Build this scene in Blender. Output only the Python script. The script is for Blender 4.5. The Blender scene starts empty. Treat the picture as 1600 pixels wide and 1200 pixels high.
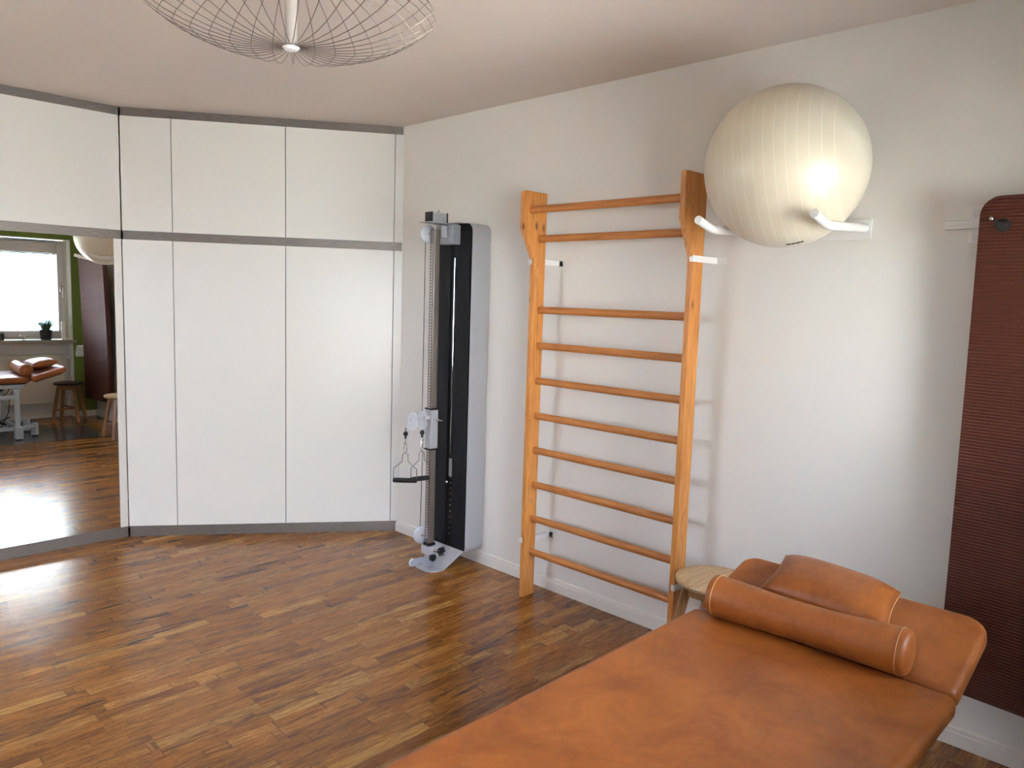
import bpy, bmesh, math, random
from mathutils import Vector, Matrix
random.seed(7)
scene = bpy.context.scene
COL = scene.collection
PI = math.pi
V = Vector

# ------------------------------------------------------------------ materials
def srgb(r, g, b):
    def f(c):
        c /= 255.0
        return c / 12.92 if c <= .04045 else ((c + .055) / 1.055) ** 2.4
    return (f(r), f(g), f(b), 1)

class NT:
    def __init__(s, name):
        s.m = bpy.data.materials.new(name); s.m.use_nodes = True
        s.t = s.m.node_tree; s.p = s.t.nodes['Principled BSDF']
    def n(s, typ, **kw):
        o = s.t.nodes.new(typ)
        for k, v in kw.items(): setattr(o, k, v)
        return o
    def l(s, a, b): s.t.links.new(a, b)
    def math(s, op, a, b=None):
        o = s.n('ShaderNodeMath', operation=op)
        for i, v in enumerate((a, b)):
            if v is None: continue
            if isinstance(v, (int, float)): o.inputs[i].default_value = v
            else: s.l(v, o.inputs[i])
        return o.outputs[0]
    def ramp(s, fac, stops):
        o = s.n('ShaderNodeValToRGB'); s.l(fac, o.inputs[0])
        e = o.color_ramp.elements
        while len(e) < len(stops): e.new(.5)
        for i, (p, c) in enumerate(stops): e[i].position = p; e[i].color = c
        return o.outputs[0]
    def mix(s, typ, fac, a, b):
        o = s.n('ShaderNodeMix', data_type='RGBA', blend_type=typ)
        if isinstance(fac, (int, float)): o.inputs[0].default_value = fac
        else: s.l(fac, o.inputs[0])
        for i, v in ((6, a), (7, b)):
            if isinstance(v, tuple): o.inputs[i].default_value = v
            else: s.l(v, o.inputs[i])
        return o.outputs[2]
    def coord(s, scale=(1, 1, 1), rot=(0, 0, 0), kind='Object'):
        tc = s.n('ShaderNodeTexCoord'); mp = s.n('ShaderNodeMapping')
        s.l(tc.outputs[kind], mp.inputs[0]); mp.inputs['Scale'].default_value = scale; mp.inputs['Rotation'].default_value = rot
        return mp.outputs[0]
    def noise(s, vec, scale, detail=3, rough=.5, dist=0):
        o = s.n('ShaderNodeTexNoise'); s.l(vec, o.inputs['Vector'])
        o.inputs['Scale'].default_value = scale; o.inputs['Detail'].default_value = detail
        o.inputs['Roughness'].default_value = rough; o.inputs['Distortion'].default_value = dist
        return o.outputs[0]
    def bump(s, h, strength, dist=.001):
        o = s.n('ShaderNodeBump'); s.l(h, o.inputs['Height'])
        o.inputs['Strength'].default_value = strength; o.inputs['Distance'].default_value = dist
        s.l(o.outputs[0], s.p.inputs['Normal']); return o
    def set(s, **kw):
        for k, v in kw.items():
            i = s.p.inputs[k.replace('_', ' ')]
            if hasattr(v, 'is_linked'): s.l(v, i)
            else: i.default_value = v

def simple(name, col, rough=.5, metal=0., nscale=60, var=.04, bump=.0, coat=0., spec=.5):
    t = NT(name); v = t.coord()
    n = t.noise(v, nscale, 3)
    c = srgb(*col); d = tuple(max(0, x * (1 - var * 2)) for x in c[:3]) + (1,)
    t.set(Base_Color=t.mix('MIX', n, c, d), Roughness=rough, Metallic=metal)
    t.p.inputs['Coat Weight'].default_value = coat
    t.p.inputs['Specular IOR Level'].default_value = spec
    if bump: t.bump(n, bump, .001)
    return t.m

M = {}
M['wall'] = simple('wall_paint', (228, 222, 212), .85, nscale=180, var=.008, bump=.12, spec=.25)
M['ceiling'] = simple('ceiling_paint', (221, 208, 197), .9, nscale=160, var=.008, bump=.1, spec=.2)
M['green'] = simple('green_wall_paint', (122, 140, 62), .85, nscale=180, var=.02, bump=.1, spec=.2)
M['gloss'] = simple('white_gloss_panel', (219, 214, 206), .2, nscale=2, var=.006, coat=0, spec=.4)
M['panel_edge'] = simple('panel_edge', (205, 200, 192), .35)
M['carcass'] = simple('carcass_board', (44, 41, 38), .6)
M['plastic_white'] = simple('white_plastic', (232, 230, 226), .3, var=.01)
M['white_metal'] = simple('white_coated_metal', (236, 232, 226), .28, var=.01)
M['base_white'] = simple('baseboard_lacquer', (232, 224, 212), .4, var=.01)
M['black'] = simple('black_plastic', (20, 20, 21), .4, var=.1)
M['blackpanel'] = simple('black_powder_panel', (30, 29, 30), .6, var=.05, spec=.2)
M['slot'] = simple('dark_slot', (8, 8, 9), .5)
M['silver'] = simple('silver_painted_steel', (190, 190, 194), .35, .35, var=.02)
M['greymetal'] = simple('grey_coated_steel', (168, 168, 170), .4, .3, var=.02)
M['post'] = simple('brushed_post_steel', (150, 142, 136), .28, .9, var=.02)
M['tablemetal'] = simple('light_grey_table_steel', (178, 184, 184), .35, .2, var=.02)
M['chrome'] = simple('chrome', (225, 225, 228), .12, 1., var=.01)
M['wire'] = simple('nickel_wire', (122, 112, 104), .28, .9, var=.02)
M['cable'] = simple('black_cable', (16, 14, 14), .5)
M['eyelet'] = simple('black_eyelet_rubber', (14, 14, 15), .4)
M['pot'] = simple('anthracite_pot', (38, 38, 42), .5)
M['leaf'] = simple('grass_leaf', (50, 98, 44), .5, nscale=20, var=.3)
M['lamptube'] = simple('satin_lamp_tube', (176, 168, 158), .45)
M['bow'] = simple('dull_steel_wire', (120, 118, 116), .45, .7)
M['soil'] = simple('soil', (50, 38, 28), .9, var=.3)
M['rope'] = simple('pale_rope', (232, 214, 196), .7, nscale=200, var=.1, bump=.5)
M['sillwood'] = simple('marble_sill', (176, 160, 138), .35, nscale=12, var=.12)
M['frame'] = simple('window_frame_pvc', (214, 212, 206), .35, var=.01)
M['blind'] = simple('blind_slat', (226, 228, 228), .5, var=.01)
M['radiator'] = simple('radiator_enamel', (216, 204, 180), .35, var=.01)
M['stoolseat_dark'] = simple('dark_stool_seat', (66, 40, 27), .4, nscale=15, var=.2)
M['facade'] = simple('outside_facade', (172, 178, 188), .8, nscale=3, var=.05)
M['facadeglass'] = simple('outside_window', (110, 150, 170), .2)
M['glassware'] = simple('dark_green_glass', (52, 66, 58), .1, coat=.5)
M['paper'] = simple('paper_white', (238, 236, 226), .7)

# brushed dark-steel laminate
t = NT('brushed_metal_trim'); v = t.coord((6, 6, 160)); n = t.noise(v, 4, 4)
t.set(Base_Color=t.ramp(n, [(.3, srgb(104, 96, 90)), (.7, srgb(132, 123, 115))]), Metallic=.45, Roughness=.42); t.bump(n, .08); M['trim'] = t.m

# mirror
t = NT('mirror_glass'); v = t.coord(); n = t.noise(v, 3, 1)
t.set(Base_Color=t.ramp(n, [(0, (.86, .87, .86, 1)), (1, (.89, .9, .89, 1))]), Metallic=1., Roughness=.0); M['mirror'] = t.m

# window pane (thin glass)
t = NT('window_glass'); o = t.t.nodes['Material Output']
tr = t.n('ShaderNodeBsdfTransparent'); tr.inputs[0].default_value = (.95, .965, .965, 1)
gl = t.n('ShaderNodeBsdfGlossy'); gl.inputs['Roughness'].default_value = .02
fr = t.n('ShaderNodeFresnel'); mx = t.n('ShaderNodeMixShader')
t.l(fr.outputs[0], mx.inputs[0]); t.l(tr.outputs[0], mx.inputs[1]); t.l(gl.outputs[0], mx.inputs[2]); t.l(mx.outputs[0], o.inputs[0])
M['glass'] = t.m

# clear floor protection mat
t = NT('clear_floor_mat'); o = t.t.nodes['Material Output']
tr = t.n('ShaderNodeBsdfTransparent'); tr.inputs[0].default_value = (.9, .9, .9, 1)
df = t.n('ShaderNodeBsdfDiffuse'); df.inputs[0].default_value = srgb(190, 185, 180)
gl = t.n('ShaderNodeBsdfGlossy'); gl.inputs['Roughness'].default_value = .12
n = t.noise(t.coord(), 40, 3); bp = t.n('ShaderNodeBump'); t.l(n, bp.inputs['Height']); bp.inputs['Strength'].default_value = .05; t.l(bp.outputs[0], gl.inputs['Normal'])
fr = t.n('ShaderNodeFresnel'); fr.inputs[0].default_value = 1.6
m1 = t.n('ShaderNodeMixShader'); m1.inputs[0].default_value = .18; t.l(tr.outputs[0], m1.inputs[1]); t.l(df.outputs[0], m1.inputs[2])
m2 = t.n('ShaderNodeMixShader'); t.l(fr.outputs[0], m2.inputs[0]); t.l(m1.outputs[0], m2.inputs[1]); t.l(gl.outputs[0], m2.inputs[2]); t.l(m2.outputs[0], o.inputs[0])
M['clearmat'] = t.m

# parquet strip floor, strips run along y
def floor_material():
    t = NT('walnut_strip_parquet'); W = .0505
    tc = t.n('ShaderNodeTexCoord'); sp = t.n('ShaderNodeSeparateXYZ'); t.l(tc.outputs['Object'], sp.inputs[0])
    x, y = sp.outputs[0], sp.outputs[1]
    rx = t.math('DIVIDE', x, W); row = t.math('FLOOR', rx); fx = t.math('FRACT', rx)
    cb = t.n('ShaderNodeCombineXYZ'); t.l(t.math('MULTIPLY', row, 37.31), cb.inputs[0]); t.l(t.math('DIVIDE', y, .40), cb.inputs[1])
    vo = t.n('ShaderNodeTexVoronoi', voronoi_dimensions='2D', feature='F1'); t.l(cb.outputs[0], vo.inputs['Vector'])
    vo.inputs['Scale'].default_value = 1; vo.inputs['Randomness'].default_value = .75
    ve = t.n('ShaderNodeTexVoronoi', voronoi_dimensions='2D', feature='DISTANCE_TO_EDGE'); t.l(cb.outputs[0], ve.inputs['Vector'])
    ve.inputs['Scale'].default_value = 1; ve.inputs['Randomness'].default_value = .75
    sc = t.n('ShaderNodeSeparateColor'); t.l(vo.outputs['Color'], sc.inputs[0])
    r1, r2, r3 = sc.outputs
    # per-strip shifted coordinates
    off = t.n('ShaderNodeCombineXYZ'); t.l(t.math('ADD', x, t.math('MULTIPLY', r1, 31.)), off.inputs[0])
    t.l(t.math('ADD', y, t.math('MULTIPLY', r2, 57.)), off.inputs[1]); t.l(t.math('MULTIPLY', r3, 23.), off.inputs[2])
    m1 = t.n('ShaderNodeMapping'); t.l(off.outputs[0], m1.inputs[0]); m1.inputs['Scale'].default_value = (1, .13, 1)
    big = t.noise(m1.outputs[0], 26, 4, .6, 1.2)         # broad flame figure
    fine = t.n('ShaderNodeMapping'); t.l(off.outputs[0], fine.inputs[0]); fine.inputs['Scale'].default_value = (1, .05, 1)
    fi = t.noise(fine.outputs[0], 210, 4, .6, .3)
    m2 = t.n('ShaderNodeMapping'); t.l(off.outputs[0], m2.inputs[0]); m2.inputs['Scale'].default_value = (1, .17, 1)
    ln = t.noise(m2.outputs[0], 34, 4, .6, 2.2)
    # contour rings from noise
    ring = t.math('ABSOLUTE', t.math('SUBTRACT', t.math('FRACT', t.math('MULTIPLY', ln, 7.)), .5))
    ringm = t.ramp(ring, [(.0, (1, 1, 1, 1)), (.14, (0, 0, 0, 1))])
    base = t.ramp(r1, [(0., srgb(148, 90, 34)), (.2, srgb(176, 116, 50)), (.45, srgb(160, 100, 40)), (.65, srgb(194, 134, 62)), (.85, srgb(150, 92, 36)), (1., srgb(206, 152, 76))])
    dark = t.ramp(big, [(.42, (0, 0, 0, 1)), (.66, (1, 1, 1, 1))])
    strength = t.math('MULTIPLY', t.math('POWER', r3, 1.3), .95)
    c1 = t.mix('MIX', t.math('MULTIPLY', dark, strength), base, srgb(68, 36, 20))
    c2 = t.mix('MIX', t.math('MULTIPLY', t.math('MULTIPLY', ringm, t.math('POWER', r2, .6)), .85), c1, srgb(58, 30, 16))
    c3 = t.mix('MULTIPLY', .85, c2, t.ramp(fi, [(.38, (.42, .35, .28, 1)), (.58, (1.06, 1.04, 1.0, 1))]))
    # joints
    e1 = t.math('LESS_THAN', t.math('MINIMUM', fx, t.math('SUBTRACT', 1., fx)), .014)
    e2 = t.math('LESS_THAN', ve.outputs['Distance'], .0025)
    e = t.math('MAXIMUM', e1, e2)
    c4 = t.mix('MIX', t.math('MULTIPLY', e, .55), c3, srgb(46, 26, 17))
    t.set(Base_Color=c4)
    sn = t.noise(t.coord((1, 1, 1)), 7, 4, .6)
    t.set(Roughness=t.math('ADD', .13, t.math('MULTIPLY', sn, .16)))
    t.p.inputs['Specular IOR Level'].default_value = .4
    t.p.inputs['Coat Weight'].default_value = .0
    scr = t.noise(t.coord((1, .35, 1)), 45, 4, .6, .4)
    h = t.math('ADD', t.math('MULTIPLY', e, -.5), t.math('ADD', t.math('MULTIPLY', fi, .12), t.math('MULTIPLY', scr, .5)))
    t.bump(h, .10, .001)
    return t.m
M['floor'] = floor_material()

def wood(name, light, dark, axis='z', knots=True, rough=.4, scale=1.0, contrast=.6):
    t = NT(name)
    st = {'x': (.06, 1, 1), 'y': (1, .06, 1), 'z': (1, 1, .06)}[axis]
    v = t.coord(st); n = t.noise(v, 90 * scale, 4, .6, .6); b = t.noise(v, 22 * scale, 3, .5, 1.5)
    ring = t.math('ABSOLUTE', t.math('SUBTRACT', t.math('FRACT', t.math('MULTIPLY', b, 6.)), .5))
    c = t.ramp(n, [(.3, srgb(*dark)), (.65, srgb(*light))])
    c = t.mix('MULTIPLY', contrast, c, t.ramp(ring, [(0., (.62, .5, .4, 1)), (.22, (1, 1, 1, 1))]))
    if knots:
        kv = t.coord({'x': (1.4, 7, 7), 'y': (7, 1.4, 7), 'z': (7, 7, 3.4)}[axis])
        vo = t.n('ShaderNodeTexVoronoi'); t.l(kv, vo.inputs['Vector']); vo.inputs['Scale'].default_value = 1.6
        k = t.ramp(vo.outputs['Distance'], [(.06, (1, 1, 1, 1)), (.15, (0, 0, 0, 1))])
        c = t.mix('MIX', t.math('MULTIPLY', k, .8), c, srgb(84, 38, 14))
    t.set(Base_Color=c, Roughness=rough); t.bump(n, .08); return t.m
M['pine'] = wood('orange_pine_board', (222, 152, 78), (192, 118, 52), 'z')
M['pine_rung'] = wood('beech_rung', (196, 128, 66), (170, 102, 48), 'x', knots=False, contrast=.3)
M['stooltop'] = wood('pale_stool_top', (208, 178, 132), (178, 140, 92), 'y', knots=False, rough=.35)
M['stoolleg'] = wood('stool_leg_wood', (170, 122, 74), (138, 92, 52), 'z', knots=False)

def leather(name, light, dark, sc=1.):
    t = NT(name); v = t.coord()
    n = t.noise(v, 7 * sc, 5, .6, .6); f = t.noise(v, 260, 3, .5); m = t.noise(t.coord((1, .5, 1)), 40, 5, .65, .8)
    mm = t.math('ADD', t.math('MULTIPLY', n, .7), t.math('MULTIPLY', m, .3))
    t.set(Base_Color=t.ramp(mm, [(.36, srgb(*dark)), (.62, srgb(*light))]), Roughness=t.math('ADD', .34, t.math('MULTIPLY', f, .14)))
    w = t.noise(t.coord((1, 2.2, 1)), 14, 5, .6, 1.2)
    t.bump(t.math('ADD', t.math('MULTIPLY', f, .25), t.math('MULTIPLY', w, 1.6)), .16, .002)
    t.p.inputs['Specular IOR Level'].default_value = .5
    return t.m
M['leather'] = leather('cognac_leatherette', (164, 93, 38), (132, 69, 26))
M['thread'] = simple('tan_seam_thread', (196, 140, 88), .6)
M['stoolleather'] = M['stoolseat_dark']

# exercise mat foam
t = NT('brown_mat_foam'); n = t.noise(t.coord(), 300, 3)
t.set(Base_Color=t.ramp(n, [(.3, srgb(84, 44, 31)), (.7, srgb(94, 51, 37))]), Roughness=.62); t.set(Specular_IOR_Level=.3); t.bump(n, .1, .0005); M['foam'] = t.m
M['foamdark'] = simple('dark_brown_foam_edge', (70, 40, 32), .6)

# pearl ball, ribs around local x axis
t = NT('pearl_vinyl')
tc = t.n('ShaderNodeTexCoord'); sp = t.n('ShaderNodeSeparateXYZ'); t.l(tc.outputs['Object'], sp.inputs[0])
x = sp.outputs[0]
fr = t.math('FRACT', t.math('DIVIDE', x, .034))
rib = t.math('LESS_THAN', t.math('ABSOLUTE', t.math('SUBTRACT', fr, .5)), .035)
band = t.math('LESS_THAN', t.math('ABSOLUTE', x), .2)
rib = t.math('MULTIPLY', rib, band)
n = t.noise(t.coord(), 5, 3)
base = t.ramp(n, [(.3, srgb(218, 205, 178)), (.7, srgb(226, 215, 191))])
t.set(Base_Color=t.mix('MIX', t.math('MULTIPLY', rib, .5), base, srgb(246, 240, 222)), Roughness=.36, Metallic=.10)
t.p.inputs['Coat Weight'].default_value = .12; t.p.inputs['Coat Roughness'].default_value = .15; t.p.inputs['Specular IOR Level'].default_value = .28
t.p.inputs['Sheen Weight'].default_value = .15
t.bump(rib, .25, .001); M['pearl'] = t.m
M['pulleyplastic'] = simple('translucent_pulley_nylon', (214, 220, 222), .3, var=.01)

# ------------------------------------------------------------------ mesh builder
class MB:
    def __init__(s): s.b = bmesh.new()
    def _add(s, tmp, mtx=None):
        if mtx: bmesh.ops.transform(tmp, matrix=mtx, verts=tmp.verts)
        me = bpy.data.meshes.new('t'); tmp.to_mesh(me); tmp.free(); s.b.from_mesh(me); bpy.data.meshes.remove(me); return s
    def box(s, lo, hi, bev=0, seg=2, mtx=None):
        t = bmesh.new(); bmesh.ops.create_cube(t, size=1)
        lo, hi = V(lo), V(hi); c = (lo + hi) / 2; d = hi - lo
        for v in t.verts: v.co = V((v.co.x * d.x, v.co.y * d.y, v.co.z * d.z)) + c
        if bev: bmesh.ops.bevel(t, geom=list(t.edges), offset=min(bev, min(abs(k) for k in d) * .49), segments=seg, profile=.5, affect='EDGES')
        return s._add(t, mtx)
    def cyl(s, a, b, r, r2=None, n=16, caps=True):
        a, b = V(a), V(b); t = bmesh.new(); d = b - a
        bmesh.ops.create_cone(t, cap_ends=caps, segments=n, radius1=r, radius2=r if r2 is None else r2, depth=d.length)
        m = Matrix.Translation((a + b) / 2) @ d.to_track_quat('Z', 'Y').to_matrix().to_4x4()
        return s._add(t, m)
    def sph(s, c, r, n=24, sc=(1, 1, 1)):
        t = bmesh.new(); bmesh.ops.create_uvsphere(t, u_segments=n, v_segments=max(6, n // 2), radius=r)
        return s._add(t, Matrix.Translation(c) @ Matrix.Diagonal((*sc, 1)))
    def tube(s, pts, r, n=8, closed=False, caps=True):
        pts = [V(p) for p in pts]; t = bmesh.new(); rings = []; N = len(pts)
        prev = None
        for i, p in enumerate(pts):
            if closed: d = (pts[(i + 1) % N] - pts[i - 1])
            else: d = pts[min(i + 1, N - 1)] - pts[max(i - 1, 0)]
            d.normalize()
            if prev is None:
                u = d.cross(V((0, 0, 1)));
                if u.length < .05: u = d.cross(V((1, 0, 0)))
            else: u = prev - d * prev.dot(d)
            u.normalize(); prev = u; w = d.cross(u)
            rr = r(i / (N - 1)) if callable(r) else r
            rings.append([t.verts.new(p + rr * (math.cos(2 * PI * k / n) * u + math.sin(2 * PI * k / n) * w)) for k in range(n)])
        for i in range(N if closed else N - 1):
            A, B = rings[i], rings[(i + 1) % N]
            for k in range(n): t.faces.new((A[k], A[(k + 1) % n], B[(k + 1) % n], B[k]))
        if caps and not closed:
            t.faces.new(rings[0][::-1]); t.faces.new(rings[-1])
        return s._add(t)
    def prism(s, poly, h0, h1, axis='z', bev=0, seg=2, mtx=None, bev_all=False):
        """polygon in the two other axes, extruded along axis"""
        t = bmesh.new()
        def P(a, b, h): return {'z': (a, b, h), 'y': (a, h, b), 'x': (h, a, b)}[axis]
        lo = [t.verts.new(P(a, b, h0)) for a, b in poly]; hi = [t.verts.new(P(a, b, h1)) for a, b in poly]
        f1 = t.faces.new(lo); f2 = t.faces.new(hi); n = len(poly)
        for i in range(n): t.faces.new((lo[i], lo[(i + 1) % n], hi[(i + 1) % n], hi[i]))
        bmesh.ops.recalc_face_normals(t, faces=t.faces)
        if bev:
            ed = [e for e in t.edges if bev_all or (e in f1.edges[:] or e in f2.edges[:])]
            bmesh.ops.bevel(t, geom=ed, offset=bev, segments=seg, profile=.5, affect='EDGES')
        return s._add(t, mtx)
    def lathe(s, prof, c, n=32, axis=None):
        t = bmesh.new(); rings = []
        for r, z in prof:
            rings.append([t.verts.new((r * math.cos(2 * PI * k / n), r * math.sin(2 * PI * k / n), z)) for k in range(n)] if r > 1e-6 else [t.verts.new((0, 0, z))])
        for A, B in zip(rings, rings[1:]):
            for k in range(n):
                a, b = A[k % len(A)], A[(k + 1) % len(A)]; c_, d = B[(k + 1) % len(B)], B[k % len(B)]
                vs = []
                for q in (a, b, c_, d):
                    if q not in vs: vs.append(q)
                if len(vs) > 2: t.faces.new(vs)
        bmesh.ops.recalc_face_normals(t, faces=t.faces)
        m = Matrix.Translation(c)
        if axis: m = m @ V(axis).to_track_quat('Z', 'Y').to_matrix().to_4x4()
        return s._add(t, m)
    def build(s, name, mat, parent=None, loc=None, smooth=True, angle=35, wn=True):
        off = V(loc) if loc is not None else (world_loc(parent) if parent else V((0, 0, 0)))
        bmesh.ops.translate(s.b, vec=-off, verts=s.b.verts)
        me = bpy.data.meshes.new(name); s.b.to_mesh(me); s.b.free()
        if smooth:
            for p in me.polygons: p.use_smooth = True
            me.set_sharp_from_angle(angle=math.radians(angle))
        me.materials.append(mat)
        o = bpy.data.objects.new(name, me); COL.objects.link(o)
        if smooth and wn:
            mw = o.modifiers.new('weighted_normal', 'WEIGHTED_NORMAL'); mw.keep_sharp = True
        if parent: o.parent = parent
        else: o.location = off
        LOC[o] = off
        return o
LOC = {}
def world_loc(o): return LOC[o]
def tag(o, label=None, cat=None, group=None, kind=None):
    if label: o['label'] = label
    if cat: o['category'] = cat
    if group: o['group'] = group
    if kind: o['kind'] = kind
    return o
def thing(name, label, cat, loc=(0, 0, 0), group=None, kind=None):
    o = bpy.data.objects.new(name, None); COL.objects.link(o); o.location = loc; LOC[o] = V(loc); o.empty_display_size = .1
    return tag(o, label, cat, group, kind)
def struct(name, mb, mat, loc=None, **k): return tag(mb.build(name, mat, loc=loc, **k), kind='structure')
def dup(o, parent=None):
    c = o.copy(); COL.objects.link(c); c.parent = parent
    LOC[c] = LOC.get(o, V((0, 0, 0)))
    for ch in list(o.children): dup(ch, c)
    return c

# ------------------------------------------------------------------ key dimensions
H = 2.5; XL = 2.86; XM = -1.946; YB = -4.6
BX, BY = -1.946, -1.302
TX, TY = .5796, .8149                          # direction of the angled cupboard front
NX, NY = .8149, -.5796                         # its outward normal
CABM = Matrix(((TX, NX, 0, BX), (TY, NY, 0, BY), (0, 0, 1, 0), (0, 0, 0, 1)))   # local (s, outward, z) -> world

# ------------------------------------------------------------------ room shell
struct('floor', MB().box((-2.9, YB - .1, -.08), (XL + .32, .12, 0)), M['floor'], loc=(0, 0, 0))
struct('ceiling', MB().box((-2.9, YB - .1, H), (XL + .32, .12, H + .1)), M['ceiling'])
struct('wall_right', MB().box((-2.9, 0, 0), (XL, .12, H)), M['wall'])
W4 = (-1.4, -.1, 1.3, 2.1)  # opening out of view, added to let warm sun into the room
struct('wall_left', MB().box((-2.9, YB - .12, 0), (W4[0], YB, H)).box((W4[1], YB - .12, 0), (XL, YB, H)).box((W4[0], YB - .12, W4[3]), (W4[1], YB, H)).box((W4[0], YB - .12, 0), (W4[1], YB, W4[2])), M['wall'])
struct('wall_front', MB().box((-2.95, YB, 0), (-2.8, 0, H)), M['wall'])
WINS = [(-1.25, -.228, .88, 1.99), (-2.56, -1.44, .80, 2.22), (-3.72, -2.62, .06, 1.99)]  # second and third are unseen, enlarged to bring in more daylight
# rear wall with niches (0.3 thick)
mb = MB(); edges = sorted([e for w in WINS for e in w[:2]])
ys = [YB] + edges + [.12]
for i in range(0, len(ys), 2):
    mb.box((XL, ys[i], 0), (XL + .3, ys[i + 1], H))
struct('wall_rear', mb, M['green'])
mb = MB()
for y0, y1, z0, z1 in WINS: mb.box((XL, y0, z1), (XL + .3, y1, H))
struct('wall_rear_lintel', mb, M['green'])
mb = MB()
for y0, y1, z0, z1 in WINS:
    mb.box((XL + .12, y0, 0), (XL + .3, y1, z0 - .035))
    mb.box((XL + .001, y1 - .008, 0), (XL + .12, y1 - .0005, z1 - .0005)); mb.box((XL + .001, y0 + .0005, 0), (XL + .12, y0 + .008, z1 - .0005))
    mb.box((XL + .001, y0 + .008, z1 - .008), (XL + .12, y1 - .008, z1 - .0005))
struct('wall_rear_niche', mb, M['wall'])

def baseboard(name, x0, x1, y0, y1, dirn):
    """profile 65 mm high with a small upper moulding; dirn: outward"""
    mb = MB()
    if dirn == 'y':
        poly = [(y1, 0), (y0, 0), (y0, .046), (y0 + .003, .050), (y0 + .003, .062), (y0 + .008, .068), (y1, .068)]
        mb.prism(poly, x0, x1, 'x')
    else:
        poly = [(x1, 0), (x0, 0), (x0, .046), (x0 + .003, .050), (x0 + .003, .062), (x0 + .008, .068), (x1, .068)]
        mb.prism(poly, y0, y1, 'y')
    return struct(name, mb, M['base_white'])
baseboard('baseboard_right', -1.03, XL - .013, -.0135, -.0005, 'y')
mb = MB()
y = [YB] + edges + [-.0005]
for i in range(0, len(y), 2): mb.box((XL - .0125, y[i] + .001, .0005), (XL - .0005, y[i + 1] - .001, .068), .002)
for y0, y1, z0, z1 in WINS[:2]: mb.box((XL + .107, y0 + .009, .0005), (XL + .1195, y1 - .009, .1), .002)
struct('baseboard_rear', mb, M['base_white'])
struct('baseboard_left', MB().box((W4[1] + .02, YB + .0005, .0005), (XL - .02, YB + .0125, .068), .002), M['base_white'])

# windows ----------------------------------------------------------
def window(i, y0, y1, z0, z1):
    X = XL + .12
    w = thing('window_%d' % i, None, None, (X, (y0 + y1) / 2, z0), kind='structure')
    a, b = y0 + .011, y1 - .013
    # outer frame
    mb = MB(); fw = .04; zt = z1 - .011
    mb.box((X + .002, a, z0), (X + .08, a + fw, zt), .003); mb.box((X + .002, b - fw, z0), (X + .08, b, zt), .003)
    mb.box((X + .002, a + fw, zt - fw), (X + .08, b - fw, zt), .003); mb.box((X + .002, a + fw, z0), (X + .08, b - fw, z0 + .035), .003)
    mb.build('window_frame', M['frame'], w)
    # casement
    ca, cb, c0, c1 = a + fw - .008, b - fw + .008, z0 + .028, zt - fw + .008
    cw = .066; mb = MB(); xa, xb = X - .018, X + .055
    mb.box((xa, ca, c0), (xb, ca + cw, c1), .006); mb.box((xa, cb - cw, c0), (xb, cb, c1), .006)
    mb.box((xa, ca + cw, c1 - .115), (xb, cb - cw, c1), .006); mb.box((xa, ca + cw, c0), (xb, cb - cw, c0 + .068), .006)
    cs = mb.build('casement', M['frame'], w)
    g = MB().box((X + .022, ca + cw - .006, c0 + .062), (X + .026, cb - cw + .006, c1 - .109)).build('pane', M['glass'], cs)
    # dark gasket / blind headrail
    if i == 1: MB().box((xa - .002, ca + cw + .004, c1 - .128), (X - .004, cb - cw - .004, c1 - .1165), .001).build('headrail', M['cable'], cs)
    # handle
    mb = MB(); hy = cb - cw / 2; hz = (c0 + c1) / 2 + .02
    mb.box((xa - .009, hy - .014, hz - .035), (xa - .0004, hy + .014, hz + .035), .003); mb.cyl((xa - .009, hy, hz), (xa - .04, hy, hz), .008)
    mb.tube([(xa - .04, hy, hz + .008), (xa - .042, hy, hz - .03), (xa - .042, hy, hz - .1)], .008)
    mb.build('window_handle', M['chrome'] if i else M['frame'], cs)
    # venetian blind slats fixed on the casement
    if i > 1: return w
    mb = MB(); z = c0 + .078; R = Matrix.Rotation(math.radians(4), 4, 'Y')
    while z < c1 - .135:
        m = Matrix.Translation((X + .006, 0, z)) @ R
        mb.box((-.005, ca + cw + .006, -.0004), (.005, cb - cw - .006, .0005), mtx=m); z += .0215
    for yy in (ca + cw + .12, (ca + cb) / 2, cb - cw - .12): mb.cyl((X - .003, yy, c0 + .072), (X - .003, yy, c1 - .13), .0008, n=5)
    mb.box((X - .004, ca + cw + .006, c0 + .0695), (X + .014, cb - cw - .006, c0 + .0755), .001)
    mb.build('venetian_blind', M['blind'], w)
    return w
for i, w in enumerate(WINS): window(i + 1, *w)
for i, (y0, y1, z0, z1) in enumerate(WINS[:2]):
    struct('trim_%d' % (i + 1), MB().box((XL - .03, y0 - .025, z0 - .034), (XL + .1195, y1 + .03, z0 - .0005), .004), M['sillwood'])

w4 = thing('window_4', None, None, ((W4[0] + W4[1]) / 2, YB - .08, W4[2]), kind='structure')  # unseen window added so sunlight bounces warmly off the floor
mb = MB(); a, b, c0, c1 = W4[0] + .001, W4[1] - .001, W4[2] + .001, W4[3] - .001
for x0, x1, z0, z1 in ((a, a + .07, c0, c1), (b - .07, b, c0, c1), (a + .07, b - .07, c1 - .07, c1), (a + .07, b - .07, c0, c0 + .09), ((a + b) / 2 - .045, (a + b) / 2 + .045, c0 + .09, c1 - .07)):
    mb.box((x0, YB - .11, z0), (x1, YB - .05, z1), .004)
mb.build('window_frame', M['frame'], w4)
for x0, x1 in ((a + .065, (a + b) / 2 - .04), ((a + b) / 2 + .04, b - .065)):
    MB().box((x0, YB - .082, c0 + .085), (x1, YB - .078, c1 - .065)).build('pane', M['glass'], w4)

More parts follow.
